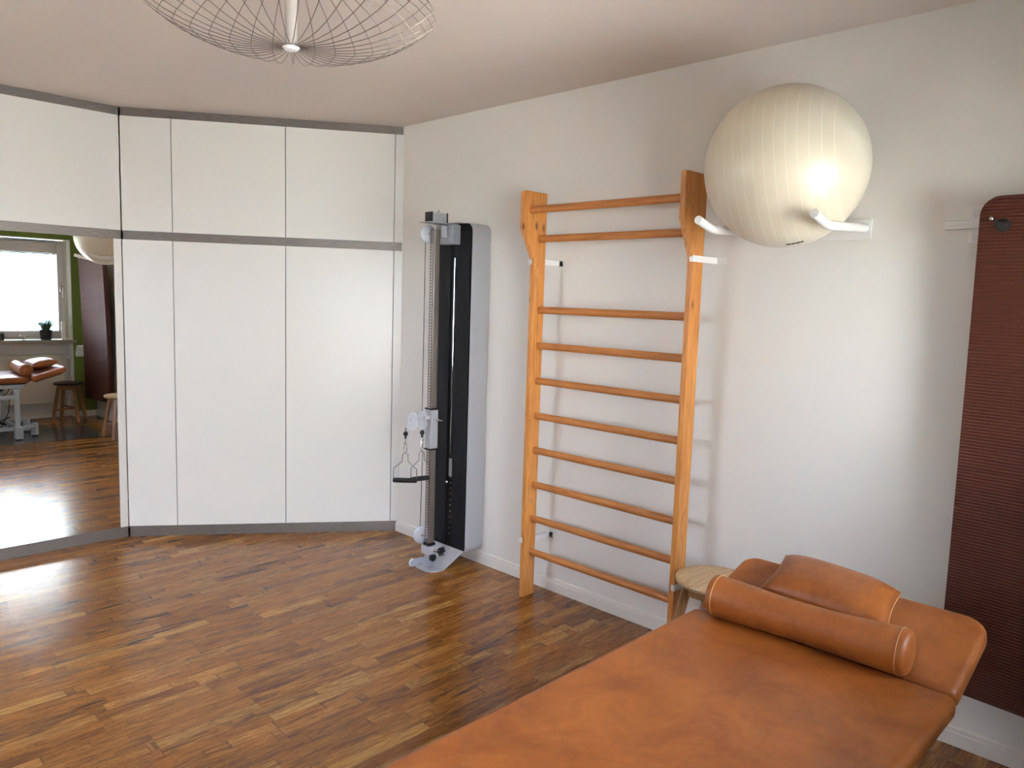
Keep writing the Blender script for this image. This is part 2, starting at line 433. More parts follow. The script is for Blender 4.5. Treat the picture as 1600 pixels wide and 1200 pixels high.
# building across the street
bd = thing('apartment_building', 'pale building seen through the window blind in the mirror', 'building', (11.0, -1.0, -6))
MB().box((10.5, -9.0, -6), (13, -3.3, 3.9)).box((11.3, -3.3, -6), (13, -1.6, 3.2)).box((10.3, -1.6, -6), (13, 6, 4.6)).build('wall', M['facade'], bd)
for yy, zz in ((-7.6, 1.4), (-5.6, 1.4), (-7.6, -1.2), (-5.6, -1.2)):
    MB().box((10.44, yy, zz), (10.499, yy + 1.0, zz + 1.5)).build('window', M['facadeglass'], bd)
for yy in (-1.1, .7, 2.6):
    for zz in (1.9, -.8): MB().box((10.24, yy, zz), (10.299, yy + .8, zz + 1.6)).build('window', M['facadeglass'], bd)

# ------------------------------------------------------------------ angled cupboard
def cab_unit(name, label, s0, s1, z0, z1, cat='cabinet', group=None, mtx=CABM, depth=.3, body=True, frontmat='gloss'):
    c = mtx @ V(((s0 + s1) / 2, -.02, z0))
    u = thing(name, label, cat, c, group=group)
    if body:
        a, b, d0, d1 = s0 + .003, s1 - .003, .0165, depth
        poly = [(a, -d0), (b, -d0), (b, -d1), (a, -d1)]
        if mtx is CABM:                       # cut the body back where the room wall runs behind it
            lim = lambda d: (-.004 - BY + NY * d) / TY
            if b > lim(d1):
                dc = (-.004 - BY - TY * b) / -NY
                poly = [(a, -d0), (b, -d0), (b, -dc), (lim(d1), -d1), (a, -d1)]
        MB().prism(poly, z0 + .002, z1 - .002, 'z', mtx=mtx).build('carcass', M['carcass'], u)
    MB().box((s0 + .002, -.016, z0), (s1 - .002, .003, z1), .0006, 2, mtx=mtx).build('door', M[frontmat], u)
    return u
Z0, Z1, Z2, Z3 = .066, 1.762, 1.812, 2.452
SE = [0.0015, .276, .909, 1.5475]
cab_unit('tall_cabinet', 'narrow tall white gloss cabinet in the bend beside the mirror', SE[0], SE[1], Z0, Z1)
cab_unit('tall_cabinet', 'wide tall white gloss cabinet, second from the mirror, below the metal strip', SE[1], SE[2], Z0, Z1)
cab_unit('tall_cabinet', 'wide tall white gloss cabinet nearest the cable column, below the metal strip', SE[2], SE[3], Z0, Z1)
cab_unit('top_cabinet', 'narrow white upper cabinet under the ceiling in the bend', SE[0], SE[1], Z2, Z3)
cab_unit('top_cabinet', 'wide white upper cabinet under the ceiling, middle of the angled cupboard', SE[1], SE[2], Z2, Z3)
cab_unit('top_cabinet', 'wide white upper cabinet under the ceiling, nearest the room corner', SE[2], SE[3], Z2, Z3)
S1 = 1.5965
for nm, z0, z1, lb in (('filler_panel', Z0, Z1, 'slim tall white filler strip between lower cabinets and wall corner'), ('filler_panel', Z2, Z3, 'slim short white filler strip between upper cabinets and wall corner')):
    c = CABM @ V((S1, -.01, z0))
    tag(MB().box((SE[3] + .0013, -.016, z0), (S1 + .003, .003, z1), .0008, mtx=CABM).build(nm, M['gloss'], loc=c), lb, 'panel')
# dark line strip behind (carcass side)
for nm, z0, z1, s1, lb in (('kickboard', .0005, .0655, 1.588, 'dark brushed metal kickboard under the angled white cupboard'),
                           ('metal_strip', Z1 + .0005, Z2 - .0005, 1.594, 'dark brushed metal strip between upper and lower doors of the angled cupboard'),
                           ('metal_strip', Z3 + .0005, H - .001, 1.594, 'dark brushed metal strip along the ceiling above the angled cupboard')):
    c = CABM @ V((.8, -.01, z0))
    tag(MB().box((.0065, -.02, z0), (s1, -.003, z1), .0006, mtx=CABM).build(nm, M['trim'], loc=c), lb, 'metal trim')

# mirror cupboard, along x = XM, running toward -y
MIRM = Matrix(((0, 1, 0, XM), (-1, 0, 0, BY), (0, 0, 1, 0), (0, 0, 0, 1)))   # local (s toward -y, outward +x, z)
def mbox(mb, s0, s1, o0, o1, z0, z1, bev=.0008): return mb.box((s0, o0, z0), (s1, o1, z1), bev, 2, mtx=MIRM)
m = thing('mirror_door', 'tall mirrored sliding door beside the angled white cupboard, reflecting the window', 'mirror', (XM, -2.0, Z0))
mb = MB(); mb.box((.0465, -.004, Z0 + .002), (1.62, 0.0, Z1 - .001), mtx=MIRM); mb.build('mirror_pane', M['mirror'], m)
mbox(MB(), .0465, 1.62, -.02, -.0045, Z0 + .002, Z1 - .001).build('back_board', M['carcass'], m)
c = (XM, -1.32, Z0)
tag(mbox(MB(), .003, .0455, -.016, .003, Z0, Z1).build('filler_panel', M['gloss'], loc=c), 'slim white upright strip between mirror and narrow tall cabinet', 'panel')
cab_unit('top_cabinet', 'long white upper cabinet above the mirror', .003, 1.62, Z2, Z3, mtx=MIRM)
cab_unit('top_cabinet', 'long white upper cabinet past the mirror, toward the back wall', 1.622, 3.29, Z2, Z3, mtx=MIRM)
cab_unit('tall_cabinet', 'tall white gloss cabinet past the mirror, toward the back wall', 1.622, 3.29, Z0, Z1, mtx=MIRM)
for nm, z0, z1, lb in (('kickboard', .0005, .0655, 'brushed metal kickboard under the mirror'),
                       ('metal_strip', Z1 + .0005, Z2 - .0005, 'brushed metal strip directly above the mirror'),
                       ('metal_strip', Z3 + .0005, H - .001, 'brushed metal strip along the ceiling above the mirror side')):
    tag(mbox(MB(), .003, 3.29, -.02, -.0032, z0, z1, .0006).build(nm, M['trim'], loc=(XM, -2, z0)), lb, 'metal trim')

# ------------------------------------------------------------------ wall bars
wb = thing('wall_bars', 'tall orange pine wall bars with ten rungs fixed to the white wall', 'wall bars', (.68, -.14, 0))
XLf, XRt = (.2335, .2590), (1.1005, 1.126)
YBk, YFr, YHd = -.107, -.188, -.266
for (x0, x1), ztop in ((XLf, 2.0), (XRt, 2.012)):
    poly = [(YBk, 0.0), (YFr, 0.0), (YFr, 1.675), (YHd, 1.825), (YHd, ztop - .006), (YHd + .012, ztop), (YBk, ztop)]
    MB().prism(poly, x0, x1, 'x', bev=.0025, seg=2).build('upright', M['pine'], wb)
def rung(y, z, rx=.0145, rz=.0175):
    t = MB(); x0, x1 = XLf[1] - .004, XRt[0] + .004
    n = 24; bmv = bmesh.new(); R = []
    for x in (x0, x1):
        R.append([bmv.verts.new((x, y + rx * math.cos(2 * PI * k / n), z + rz * math.sin(2 * PI * k / n))) for k in range(n)])
    for k in range(n): bmv.faces.new((R[0][k], R[0][(k + 1) % n], R[1][(k + 1) % n], R[1][k]))
    t._add(bmv); return t
zr = [1.912, 1.782] + [1.4409 - i * .1734 for i in range(8)]
yr = [-.218, -.150] + [-.137] * 8
for yy, zz in zip(yr, zr): rung(yy, zz).build('rung', M['pine_rung'], wb)
def bar_bracket(x_out, side, z, mirrorside):
    """flat steel strap round the front edge, screwed to the wall. side=+1: the strap runs on the +x side of the upright"""
    mb = MB(); yf = YFr - .0035; h = .013
    s = side
    xo = x_out + s * .0032
    mb.box((min(x_out, xo), yf, z - h), (max(x_out, xo), -.003, z + h), .001)
    xw = x_out + s * .046
    mb.box((min(x_out, xw), -.0035, z - h), (max(x_out, xw), -.0005, z + h), .001)
    xi = x_out - s * .014
    mb.box((min(xi, xo), yf - .0005, z - h), (max(xi, xo), yf + .0028, z + h), .001)
    for yy in (-.15, -.128): mb.cyl((xo, yy, z), (xo + s * .0018, yy, z), .0035, n=10)
    for k in (.022, .036): mb.cyl((x_out + s * k, -.0035, z), (x_out + s * k, -.006, z), .0045, n=10)
    mb.cyl((xi + s * .007, yf - .0005, z), (xi + s * .007, yf - .003, z), .006, n=12)
    mb.build('bracket', M['white_metal'], wb)
for z in (1.675, .305):
    bar_bracket(XRt[1] + .0006, 1, z, 0)
# left upright: strap on the inner side below the head
for z in (1.672, .292):
    mb = MB(); x0 = XLf[0] - .0006
    mb.box((x0 - .003, YFr - .004, z - .013), (x0, -.003, z + .013), .001)
    mb.box((x0 - .003, YFr - .004, z - .013), (x0 + .012, YFr - .001, z + .013), .001)
    mb.box((x0 - .003, -.0035, z - .013), (x0 + .05, -.0005, z + .013), .001)
    mb.box((XLf[1] + .0006, -.11, z - .013), (XLf[1] + .0035, -.003, z + .013), .001)
    mb.box((XLf[1] + .0006, -.0035, z - .013), (XLf[1] + .03, -.0005, z + .013), .001)
    mb.cyl((x0 + .006, YFr - .004, z), (x0 + .006, YFr - .0075, z), .011, n=16)
    mb.build('bracket', M['white_metal'], wb)

# ------------------------------------------------------------------ ball and its rack
rk = thing('ball_rack', 'white wall rack of two upturned metal arms holding the exercise ball', 'rack', (1.49, -.0005, 1.74))
MB().box((1.315, -.0105, 1.743), (1.7405, -.0005, 1.816), .002).build('wall_plate', M['white_metal'], rk)
for x, xw in ((1.331, 1.336), (1.742, 1.720)):
    pts = [V((xw + (x - xw) * min(1, -y / .4), y, z)) for y, z in ((-.0105, 1.785), (-.1, 1.779), (-.2, 1.772), (-.3, 1.7655), (-.365, 1.762), (-.39, 1.7615), (-.410, 1.7635), (-.43, 1.768), (-.46, 1.7755), (-.485, 1.782), (-.505, 1.787))]
    mb = MB().tube(pts, .0148, 18); mb.cyl((xw, -.0105, 1.785), (xw, -.016, 1.785), .0185, n=20)
    mb.build('arm', M['white_metal'], rk)
bc = V((1.5332, -.2857, 1.9765)); br = .2755
b_ = MB().sph((0, 0, 0), br, 96)
o = b_.build('exercise_ball', M['pearl'], loc=(0, 0, 0)); o.location = bc; rx_ = (V((.7133, .7002, .0317)) * .93 + V((.6937, -.7117, .1107)) * .55 + V((0, 0, .02))).normalized(); o.rotation_mode = 'QUATERNION'; o.rotation_quaternion = rx_.to_track_quat('X', 'Z')
LOC[o] = bc
tag(o, 'big pearl white exercise ball lying on the white wall rack', 'exercise ball')
# valve plug / printed strip on its underside
from mathutils import Euler
pm = MB()
for k in range(15):
    a = k / 14
    d = (V((.155, -.155, -.975)) * (1 - a) + V((.335, -.093, -.938)) * a).normalized()
    pm.sph(bc + d * (br + .0004), .0030 if k % 4 else .0016, 8)
plug = pm.build('printed_mark', M['cable'], loc=bc)
bpy.context.view_layer.update(); plug.parent = o; plug.matrix_parent_inverse = o.matrix_world.inverted(); plug.location = bc

# ------------------------------------------------------------------ hanging mats
hk = thing('mat_hanger', 'white wall rail with screwed tabs and a metal peg carrying the brown mats', 'hanger', (2.2, -.0005, 1.8))
MB().box((1.978, -.014, 1.768), (2.66, -.0005, 1.797), .002).box((1.99, -.0165, 1.7815), (2.65, -.0138, 1.7865), .0005).build('rail', M['white_metal'], hk)
for x in (2.0735, 2.56):
    tb = MB().box((x - .021, -.006, 1.722), (x + .021, -.0003, 1.842), .0015).build('screw_tab', M['white_metal'], hk)
    for z in (1.747, 1.815): MB().cyl((x, -.006, z), (x, -.0095, z), .0125, n=20).cyl((x, -.0095, z), (x, -.011, z), .006, n=6).build('screw', M['chrome'], tb)
for x in (2.192, 2.585):
    yt = -.192 if x < 2.3 else -.235
    MB().cyl((x, -.014, 1.757), (x - .036, yt, 1.779), .0055, n=14).sph((x - .036, yt, 1.779), .0062, 12).build('peg', M['chrome'], hk)
def hanging_mat(label, k):
    """k = 0 front .. 2 rear; ribbed sheet hanging with a slight curl"""
    x0, x1, z0, z1 = 2.112 + k * .002, 2.71, .235 + k * .004, 1.853 - k * .003
    th = .0115; R = .058
    NXc, P = 26, .0105
    nz = int((z1 - z0) / P * 6)
    bmv = bmesh.new()
    def yoff(u, z):
        f = (z - z0) / (z1 - z0)
        left = -.064 - .0155 * (2 - k) - .038 * f ** 2
        right = left - .058
        return left + (right - left) * (u ** 1.4)
    def xr(z):
        a, b = 0., 0.
        if z > z1 - R:
            d = R - math.sqrt(max(0, R * R - (z - (z1 - R)) ** 2)); a = b = d
        if z < z0 + .02:
            d = .02 - math.sqrt(max(0, .02 ** 2 - ((z0 + .02) - z) ** 2)); a = b = d
        lean = .030 * (1 - (z - z0) / (z1 - z0)) * 0
        return x0 + a - lean, x1 - b - lean
    F, Bk = [], []
    for j in range(nz + 1):
        z = z0 + (z1 - z0) * j / nz
        a, b = xr(z); rip = .0021 * math.sin(2 * PI * (z - z0) / P)
        fr, bk = [], []
        for i in range(NXc + 1):
            u = i / NXc; x = a + (b - a) * u; y = yoff((x - x0) / (x1 - x0), z)
            fr.append(bmv.verts.new((x, y - th + rip, z))); bk.append(bmv.verts.new((x, y, z)))
        F.append(fr); Bk.append(bk)
    for j in range(nz):
        for i in range(NXc):
            bmv.faces.new((F[j][i], F[j][i + 1], F[j + 1][i + 1], F[j + 1][i])); bmv.faces.new((Bk[j][i], Bk[j + 1][i], Bk[j + 1][i + 1], Bk[j][i + 1]))
        for i, s in ((0, 1), (NXc, -1)):
            f = (F[j][i], F[j + 1][i], Bk[j + 1][i], Bk[j][i]); bmv.faces.new(f if s > 0 else f[::-1])
    for i in range(NXc):
        bmv.faces.new((F[0][i], Bk[0][i], Bk[0][i + 1], F[0][i + 1])); bmv.faces.new((F[-1][i], F[-1][i + 1], Bk[-1][i + 1], Bk[-1][i]))
    t = MB(); t._add(bmv)
    base = thing('exercise_mat', label, 'exercise mat', (2.4, -.1, z0), group='brown mats hanging on the wall pegs')
    t.build('foam_sheet', M['foam'], base, angle=60)
    if k == 0:
        for x in (2.1775, 2.57):
            yy = yoff((x - x0) / (x1 - x0), 1.763) - th
            MB().lathe([(.0, .0), (.0, .0015), (.013, .002), (.0175, .0035), (.021, .002), (.0215, 0)], (x, yy - .0005, 1.763), 28, axis=(0, -1, 0)).build('eyelet', M['eyelet'], base)
    return base
hanging_mat('front one of the ribbed brown exercise mats hanging on the wall peg', 0)
hanging_mat('brown exercise mat hanging in the middle of the stack, between front and rear mats', 1)
hanging_mat('rearmost brown exercise mat of the hanging stack, against the wall', 2)

# ------------------------------------------------------------------ stools
def stool(label, seatmat, rot, cx, cy, h, r):
    st = thing('wooden_stool', label, 'stool', (cx, cy, 0))
    MB().lathe([(0, h - .028), (r - .012, h - .028), (r - .003, h - .022), (r, h - .013), (r - .003, h - .004), (r - .012, h - .0005), (r - .022, h), (r - .024, h - .0012), (r - .026, h), (0, h)], (cx, cy, 0), 56).build('seat', seatmat, st)
    mb = MB(); a = r * .70
    for k in range(4):
        A = rot + k * PI / 2
        p = V((cx + a * math.cos(A), cy + a * math.sin(A), 0)); q = V((cx + a * math.cos(A + PI / 2), cy + a * math.sin(A + PI / 2), 0))
        m = Matrix.Translation(((p.x + q.x) / 2, (p.y + q.y) / 2, h - .053)) @ Matrix.Rotation(math.atan2((q - p).y, (q - p).x), 4, 'Z')
        mb.box((-(q - p).length / 2, -.009, -.025), ((q - p).length / 2, .009, .025), .002, mtx=m)
    mb.build('apron', M['stoolleg'], st)
    for k in range(4):
        A = rot + k * PI / 2; d = V((math.cos(A), math.sin(A), 0))
        top = V((cx, cy, h - .03)) + d * (r * .68); bot = V((cx, cy, 0)) + d * (r * 1.18)
        ax = (top - bot); w = .0165
        bmv = bmesh.new(); u = V((-d.y, d.x, 0)); R = []
        for p, ww in ((bot, w * .85), (top, w)):
            R.append([bmv.verts.new(p + u * (sx * ww) + d * (sy * ww)) for sx, sy in ((-1, -1), (1, -1), (1, 1), (-1, 1))])
        for i in range(4): bmv.faces.new((R[0][i], R[0][(i + 1) % 4], R[1][(i + 1) % 4], R[1][i]))
        bmv.faces.new(R[0][::-1]); bmv.faces.new(R[1])
        bmesh.ops.recalc_face_normals(bmv, faces=bmv.faces)
        bmesh.ops.bevel(bmv, geom=list(bmv.edges), offset=.003, segments=2, affect='EDGES')
        t = MB(); t._add(bmv); t.build('leg', M['stoolleg'], st)
    hz = .13
    for k in range(2):
        A = rot + k * PI / 2; d = V((math.cos(A), math.sin(A), 0)); rr = r * 1.18 - (r * .5) * hz / (h - .03) - .012
        z = hz + (.0 if k else .024)
        MB().cyl(V((cx, cy, z)) - d * rr, V((cx, cy, z)) + d * rr, .0095, n=12).build('stretcher', M['stoolleg'], st)
    return st
stool('round wooden stool with a pale seat beside the foot of the wall bars', M['stooltop'], math.radians(42), 1.3398, -.2421, .4271, .1529)
stool('round wooden stool with a dark brown seat, seen in the mirror beside the radiator', M['stoolseat_dark'], math.radians(-12), 2.655, -.345, .4271, .15)

# ------------------------------------------------------------------ treatment table
tb = thing('treatment_table', 'height adjustable massage table with cognac leather padding and grey steel frame', 'massage table', (2.01, -1.6, 0))
TXa, TXb, TT = 1.660, 2.358, .606
def pad(poly, z0, z1, bev, mtx=None):
    return MB().prism(poly, z0, z1, 'z', bev=bev, seg=6, mtx=mtx)
def rpoly(x0, x1, y0, y1, rs, n=8):
    out = []
    for (cx, cy, sx, sy, a0, r) in ((x0, y0, 1, 1, PI, rs[0]), (x1, y0, -1, 1, 1.5 * PI, rs[1]), (x1, y1, -1, -1, 0, rs[2]), (x0, y1, 1, -1, .5 * PI, rs[3])):
        for k in range(n + 1):
            a = a0 + k / n * PI / 2
            out.append((cx + sx * r + r * math.cos(a), cy + sy * r + r * math.sin(a)))
    return out
pad(rpoly(TXa, TXb, -2.42, -.942, (.04, .04, .026, .026)), TT - .058, TT, .022).build('main_pad', M['leather'], tb)
# head section, tilted
hp = rpoly(-.349, .342, 0.0, .320, (.02, .02, .065, .050), 12)
HM = Matrix.Translation((2.009, -.936, TT - .003)) @ Matrix.Rotation(math.radians(17.2), 4, 'X')
pad(hp, -.055, 0, .020, HM).build('head_pad', M['leather'], tb)
MB().box((-.3, .03, -.068), (.3, .27, -.0555), .003, mtx=HM).build('head_board', M['black'], tb)
MB().box((TXa + .03, -2.38, TT - .07), (TXb - .03, -.97, TT - .0585), .003).build('main_board', M['black'], tb)
mb = MB(); zt = TT - .07
for x in (1.73, 2.27): mb.box((x - .02, -2.3, zt - .04), (x + .02, -.99, zt), .004)
for y in (-2.28, -1.0): mb.box((1.751, y - .015, zt - .04), (2.249, y + .015, zt - .002), .004)
mb.build('upper_frame', M['tablemetal'], tb)
for x in (1.73, 2.27):
    for y in (-1.045, -2.2):
        mb = MB().box((x - .02, y - .02, .03), (x + .02, y + .02, zt - .041), .004).box((x - .026, y - .026, zt - .07), (x + .026, y + .026, zt - .0415), .004); lg = mb.build('leg', M['tablemetal'], tb)
mb = MB()
for x in (1.73, 2.27): mb.box((x - .017, -2.179, .395), (x + .017, -1.066, .43), .003)
for x in (1.73, 2.27): mb.box((x - .015, -2.179, .09), (x + .015, -1.066, .125), .003)
mb.box((1.751, -1.06, .10), (2.249, -1.03, .13), .003); mb.box((1.751, -2.215, .10), (2.249, -2.185, .13), .003)
mb.build('lower_frame', M['tablemetal'], tb)
# feet: housings with outrigger arms and rubber pads
for sx, x in ((1, 1.705), (-1, 2.295)):
    for sy, y in ((1, -1.045), (-1, -2.2)):
        mb = MB(); mb.box((x - .035, y - .035, .012), (x + .035, y + .035, .13), .008)
        bx, by = x + sx * .15, y + sy * .17
        d = V((bx - x, by - y, 0)); L = d.length; mm = Matrix.Translation((x, y, 0)) @ Matrix.Rotation(math.atan2(d.y, d.x), 4, 'Z')
        mb.box((0, -.016, .095), (L, .016, .12), .004, mtx=mm); mb.box((L - .025, -.025, .012), (L + .025, .025, .132), .007, mtx=mm)
        ft = mb.build('foot', M['tablemetal'], tb)
        MB().cyl((x, y, 0.0005), (x, y, .0119), .034, n=20).build('rubber_pad', M['black'], ft)
        MB().cyl((bx, by, .0005), (bx, by, .0119), .026, n=20).build('rubber_pad', M['black'], ft)
mb = MB()
mb.tube([(1.80, -2.0, .16), (1.80, -1.55, .34), (1.80, -1.1, .41)], .011, 8); mb.tube([(2.2, -2.0, .16), (2.2, -1.55, .34), (2.2, -1.1, .41)], .011, 8)
mb.tube([(1.82, -1.9, .42), (1.82, -1.5, .30), (1.82, -1.12, .14)], .010, 8)
mb.cyl((2.0, -1.9, .2), (2.0, -1.35, .38), .024, n=16).cyl((2.0, -1.35, .38), (2.0, -1.1, .46), .012, n=12)
mb.build('lift_linkage', M['black'], tb)
mb = MB()
def cab(pts, r=.004): mb.tube(pts, r, 6)
cab([(1.76, -1.08, .52), (1.77, -1.12, .44), (1.80, -1.2, .39), (1.78, -1.32, .42), (1.8, -1.42, .5)])
cab([(1.78, -1.05, .5), (1.79, -1.09, .40), (1.8, -1.1, .26), (1.81, -1.16, .12), (1.8, -1.3, .16)])
cab([(1.76, -1.10, .22), (1.78, -1.2, .17), (1.80, -1.28, .27), (1.79, -1.33, .30)], .006)
mb.build('cable', M['cable'], tb)
# mechanism cylinder under the head pad
MB().cyl((1.76, -.985, TT - .062 - .03), (2.26, -.985, TT - .062 - .03), .012, n=14).build('hinge_bar', M['tablemetal'], tb)

# bolster
A, B = V((1.716, -.958, TT + .0585)), V((2.252, -.934, TT + .0585))
N = 40; pts = []; rad = []
L = (B - A).length; d = (B - A) / L
cap = .026
prof = []
for k in range(8): a = k / 8 * PI / 2; prof.append((-cap * math.cos(a) + cap, .3 + .7 * math.sin(a)))
s_list = []
def brad(s):
    base = .0605 - .0045 * math.sin(PI * s / L) ** 2 + .001 * math.sin(9 * s / L)
    e = min(s, L - s)
    if e < cap: base *= math.sqrt(max(0.0, 1 - ((cap - e) / cap) ** 2)) * .42 + .58 if e > 0 else .05
    return base
ss = [0, .0004, .002, .005, .009, .014, .02, cap] + [cap + (L - 2 * cap) * k / 26 for k in range(1, 26)] + [L - cap, L - .02, L - .014, L - .009, L - .005, L - .002, L - .0004, L]
def ring_r(s):
    e = min(s, L - s); base = .0585 - .0070 * math.sin(PI * s / L) ** 2
    if e < cap: base *= math.sqrt(max(0.0, 1 - ((cap - e) / cap) ** 4)) if e > 0 else 0
    return max(base, .0006)
t = MB(); bmv = bmesh.new(); rings = []
u = d.cross(V((0, 0, 1))).normalized(); w = u.cross(d).normalized()
for s in ss:
    r = ring_r(s); c = A + d * s
    sag = -.004 * math.sin(PI * s / L)
    rings.append([bmv.verts.new(c + V((0, 0, sag)) + r * (math.cos(2 * PI * k / 40) * u + math.sin(2 * PI * k / 40) * w)) for k in range(40)])
for a_, b_ in zip(rings, rings[1:]):
    for k in range(40): bmv.faces.new((a_[k], a_[(k + 1) % 40], b_[(k + 1) % 40], b_[k]))
bmv.faces.new(rings[0][::-1]); bmv.faces.new(rings[-1]); bmesh.ops.recalc_face_normals(bmv, faces=bmv.faces)
t._add(bmv)
bo = thing('bolster', 'long cylindrical cognac leather bolster lying across the massage table', 'bolster', (A + B) / 2 - V((0, 0, .06)))
t.build('cover', M['leather'], bo, angle=60)
for s in (.028, L - .028):
    c = A + d * s; r = ring_r(s) + .0004
    MB().tube([c + r * (math.cos(2 * PI * k / 48) * u + math.sin(2 * PI * k / 48) * w) for k in range(48)], .0013, 6, closed=True).build('seam', M['thread'], bo)

# cushion: puffed pillow between four corners
def pillow(name, label, corners, ztop, zbot_f, mat):
    """corners: four (x,y,z) of the seam"""
    n = 22; bmv = bmesh.new(); P = [V(c) for c in corners]
    def sm(a, b, s): return a + (b - a) * s
    T, Bt = [], []
    for j in range(n + 1):
        rt, rb = [], []
        for i in range(n + 1):
            a, b = i / n, j / n
            p = sm(sm(P[0], P[1], a), sm(P[3], P[2], a), b)
            # sides bow inward slightly, corners stay
            uu, vv = 2 * a - 1, 2 * b - 1
            c = (P[0] + P[1] + P[2] + P[3]) / 4
            k = 1 - .045 * (1 - uu * uu) * abs(vv) ** 3 - .045 * (1 - vv * vv) * abs(uu) ** 3
            p = V((c.x + (p.x - c.x) * k, c.y + (p.y - c.y) * k, p.z))
            f = (max(0, (1 - uu ** 2)) ** .42) * (max(0, (1 - vv ** 2)) ** .42)
            pr = ((max(0, 1 - abs(uu) ** 3.2)) ** .5) * ((max(0, 1 - abs(vv) ** 3.2)) ** .5)
            edge = i in (0, n) or j in (0, n)
            zt = p.z + ztop * pr; zb = max(p.z - .052 * pr, zbot_f(p.x, p.y) + .0015)
            zb = min(zb, p.z)
            v1 = bmv.verts.new((p.x, p.y, zt if not edge else p.z)); v2 = v1 if edge else bmv.verts.new((p.x, p.y, zb))
            rt.append(v1); rb.append(v2)
        T.append(rt); Bt.append(rb)
    for j in range(n):
        for i in range(n):
            bmv.faces.new((T[j][i], T[j][i + 1], T[j + 1][i + 1], T[j + 1][i]))
            q = (Bt[j][i], Bt[j + 1][i], Bt[j + 1][i + 1], Bt[j][i + 1]); bmv.faces.new(q) if len(set(q)) == 4 and not all(a in (T[j][i], T[j][i+1], T[j+1][i+1], T[j+1][i]) for a in q) else None
    t = MB(); t._add(bmv)
    c = (P[0] + P[1] + P[2] + P[3]) / 4
    th = thing(name, label, 'cushion', (c.x, c.y, c.z - .04))
    t.build('cover', mat, th, angle=80)
    line = [];
    for j in range(n + 1): line.append(None)
    pts = []
    for i in range(n + 1): pts.append((i / n, 0))
    for i in range(1, n + 1): pts.append((1, i / n))
    for i in range(1, n + 1): pts.append((1 - i / n, 1))
    for i in range(1, n): pts.append((0, 1 - i / n))
    out = []
    for a, b in pts:
        p = sm(sm(P[0], P[1], a), sm(P[3], P[2], a), b); uu, vv = 2 * a - 1, 2 * b - 1
        k = 1 - .045 * (1 - uu * uu) * abs(vv) ** 3 - .045 * (1 - vv * vv) * abs(uu) ** 3
        out.append(V((c.x + (p.x - c.x) * k, c.y + (p.y - c.y) * k, p.z)))
    MB().tube(out, .0014, 6, closed=True).build('piping', M['thread'], th)
    return th
tan = math.tan(math.radians(17.2))
surf = lambda x, y: TT - .003 + (y + .936) * tan / 1.0
pillow('cushion', 'small puffy cognac leather cushion on the raised head end behind the bolster',
       [(1.826, -.885, .690), (2.180, -.905, .690), (2.146, -.698, .726), (1.800, -.658, .732)], .046, surf, M['leather'])

# clear protective mat on the floor
tag(MB().box((1.456, -2.35, .0004), (2.24, -.33, .0024), .0008).build('floor_protection_mat', M['clearmat'], loc=(1.85, -1.3, 0)),
    'clear glossy protective sheet on the floor under the massage table, seen in the mirror', 'floor mat')

# ------------------------------------------------------------------ cable column
cc = thing('cable_column', 'wall mounted cable pulley column with black front, silver housing and steel post', 'cable machine', (-.38, -.07, .0))
x0, x1, z0, z1, R = -.525, -.237, .072, 1.885, .045
def rr(x0, x1, z0, z1, R, n=10): return rpoly(x0, x1, z0, z1, (R, R, R, R), n)
MB().prism(rr(x0, x1, z0, z1, R), -.134, -.001, 'y', bev=.002).build('housing', M['silver'], cc, angle=30)
# black front: three panels around the weight slot
fr = MB()
fr.prism(rr(x0 + .002, x1 - .002, z0 + .002, z1 - .002, R - .002), -.1375, -.1345, 'y', bev=.0008)
fr.build('front_panel', M['blackpanel'], cc, angle=30)
MB().box((-.392, -.1385, .1), (-.340, -.1378, 1.78)).build('weight_slot', M['slot'], cc)
MB().box((-.505, -.150, .11), (-.394, -.139, 1.775), .003).build('side_cover', M['blackpanel'], cc)
MB().box((-.338, -.150, .12), (-.241, -.139, 1.84), .004).build('side_cover', M['blackpanel'], cc)
MB().cyl((-.363, -.146, .62), (-.363, -.146, 1.70), .0032, n=10).build('guide_rod', M['chrome'], cc)
MB().box((-.370, -.150, .50), (-.352, -.1395, .60), .002).build('weight_pointer', M['greymetal'], cc)
mb = MB()
for k in range(11): mb.cyl((-.363, -.1386, .17 + k * .0325), (-.363, -.141, .17 + k * .0325), .0038, n=10)
mb.build('weight_marks', M['greymetal'], cc)
MB().cyl((-.363, -.1386, .47), (-.363, -.165, .47), .006, n=12).sph((-.363, -.166, .47), .009, 12).build('selector_pin', M['chrome'], cc)
# post
px0, px1, py0, py1 = -.398, -.360, -.291, -.253
MB().box((px0, py0, .128), (px1, py1, 1.842), .003).build('post', M['post'], cc)
mb = MB(); z = .17
while z < 1.76:
    mb.box((px0 + .012, py0 - .0008, z), (px0 + .020, py0 + .0004, z + .008)); z += .016
mb.build('hole_scale', M['plastic_white'], cc)
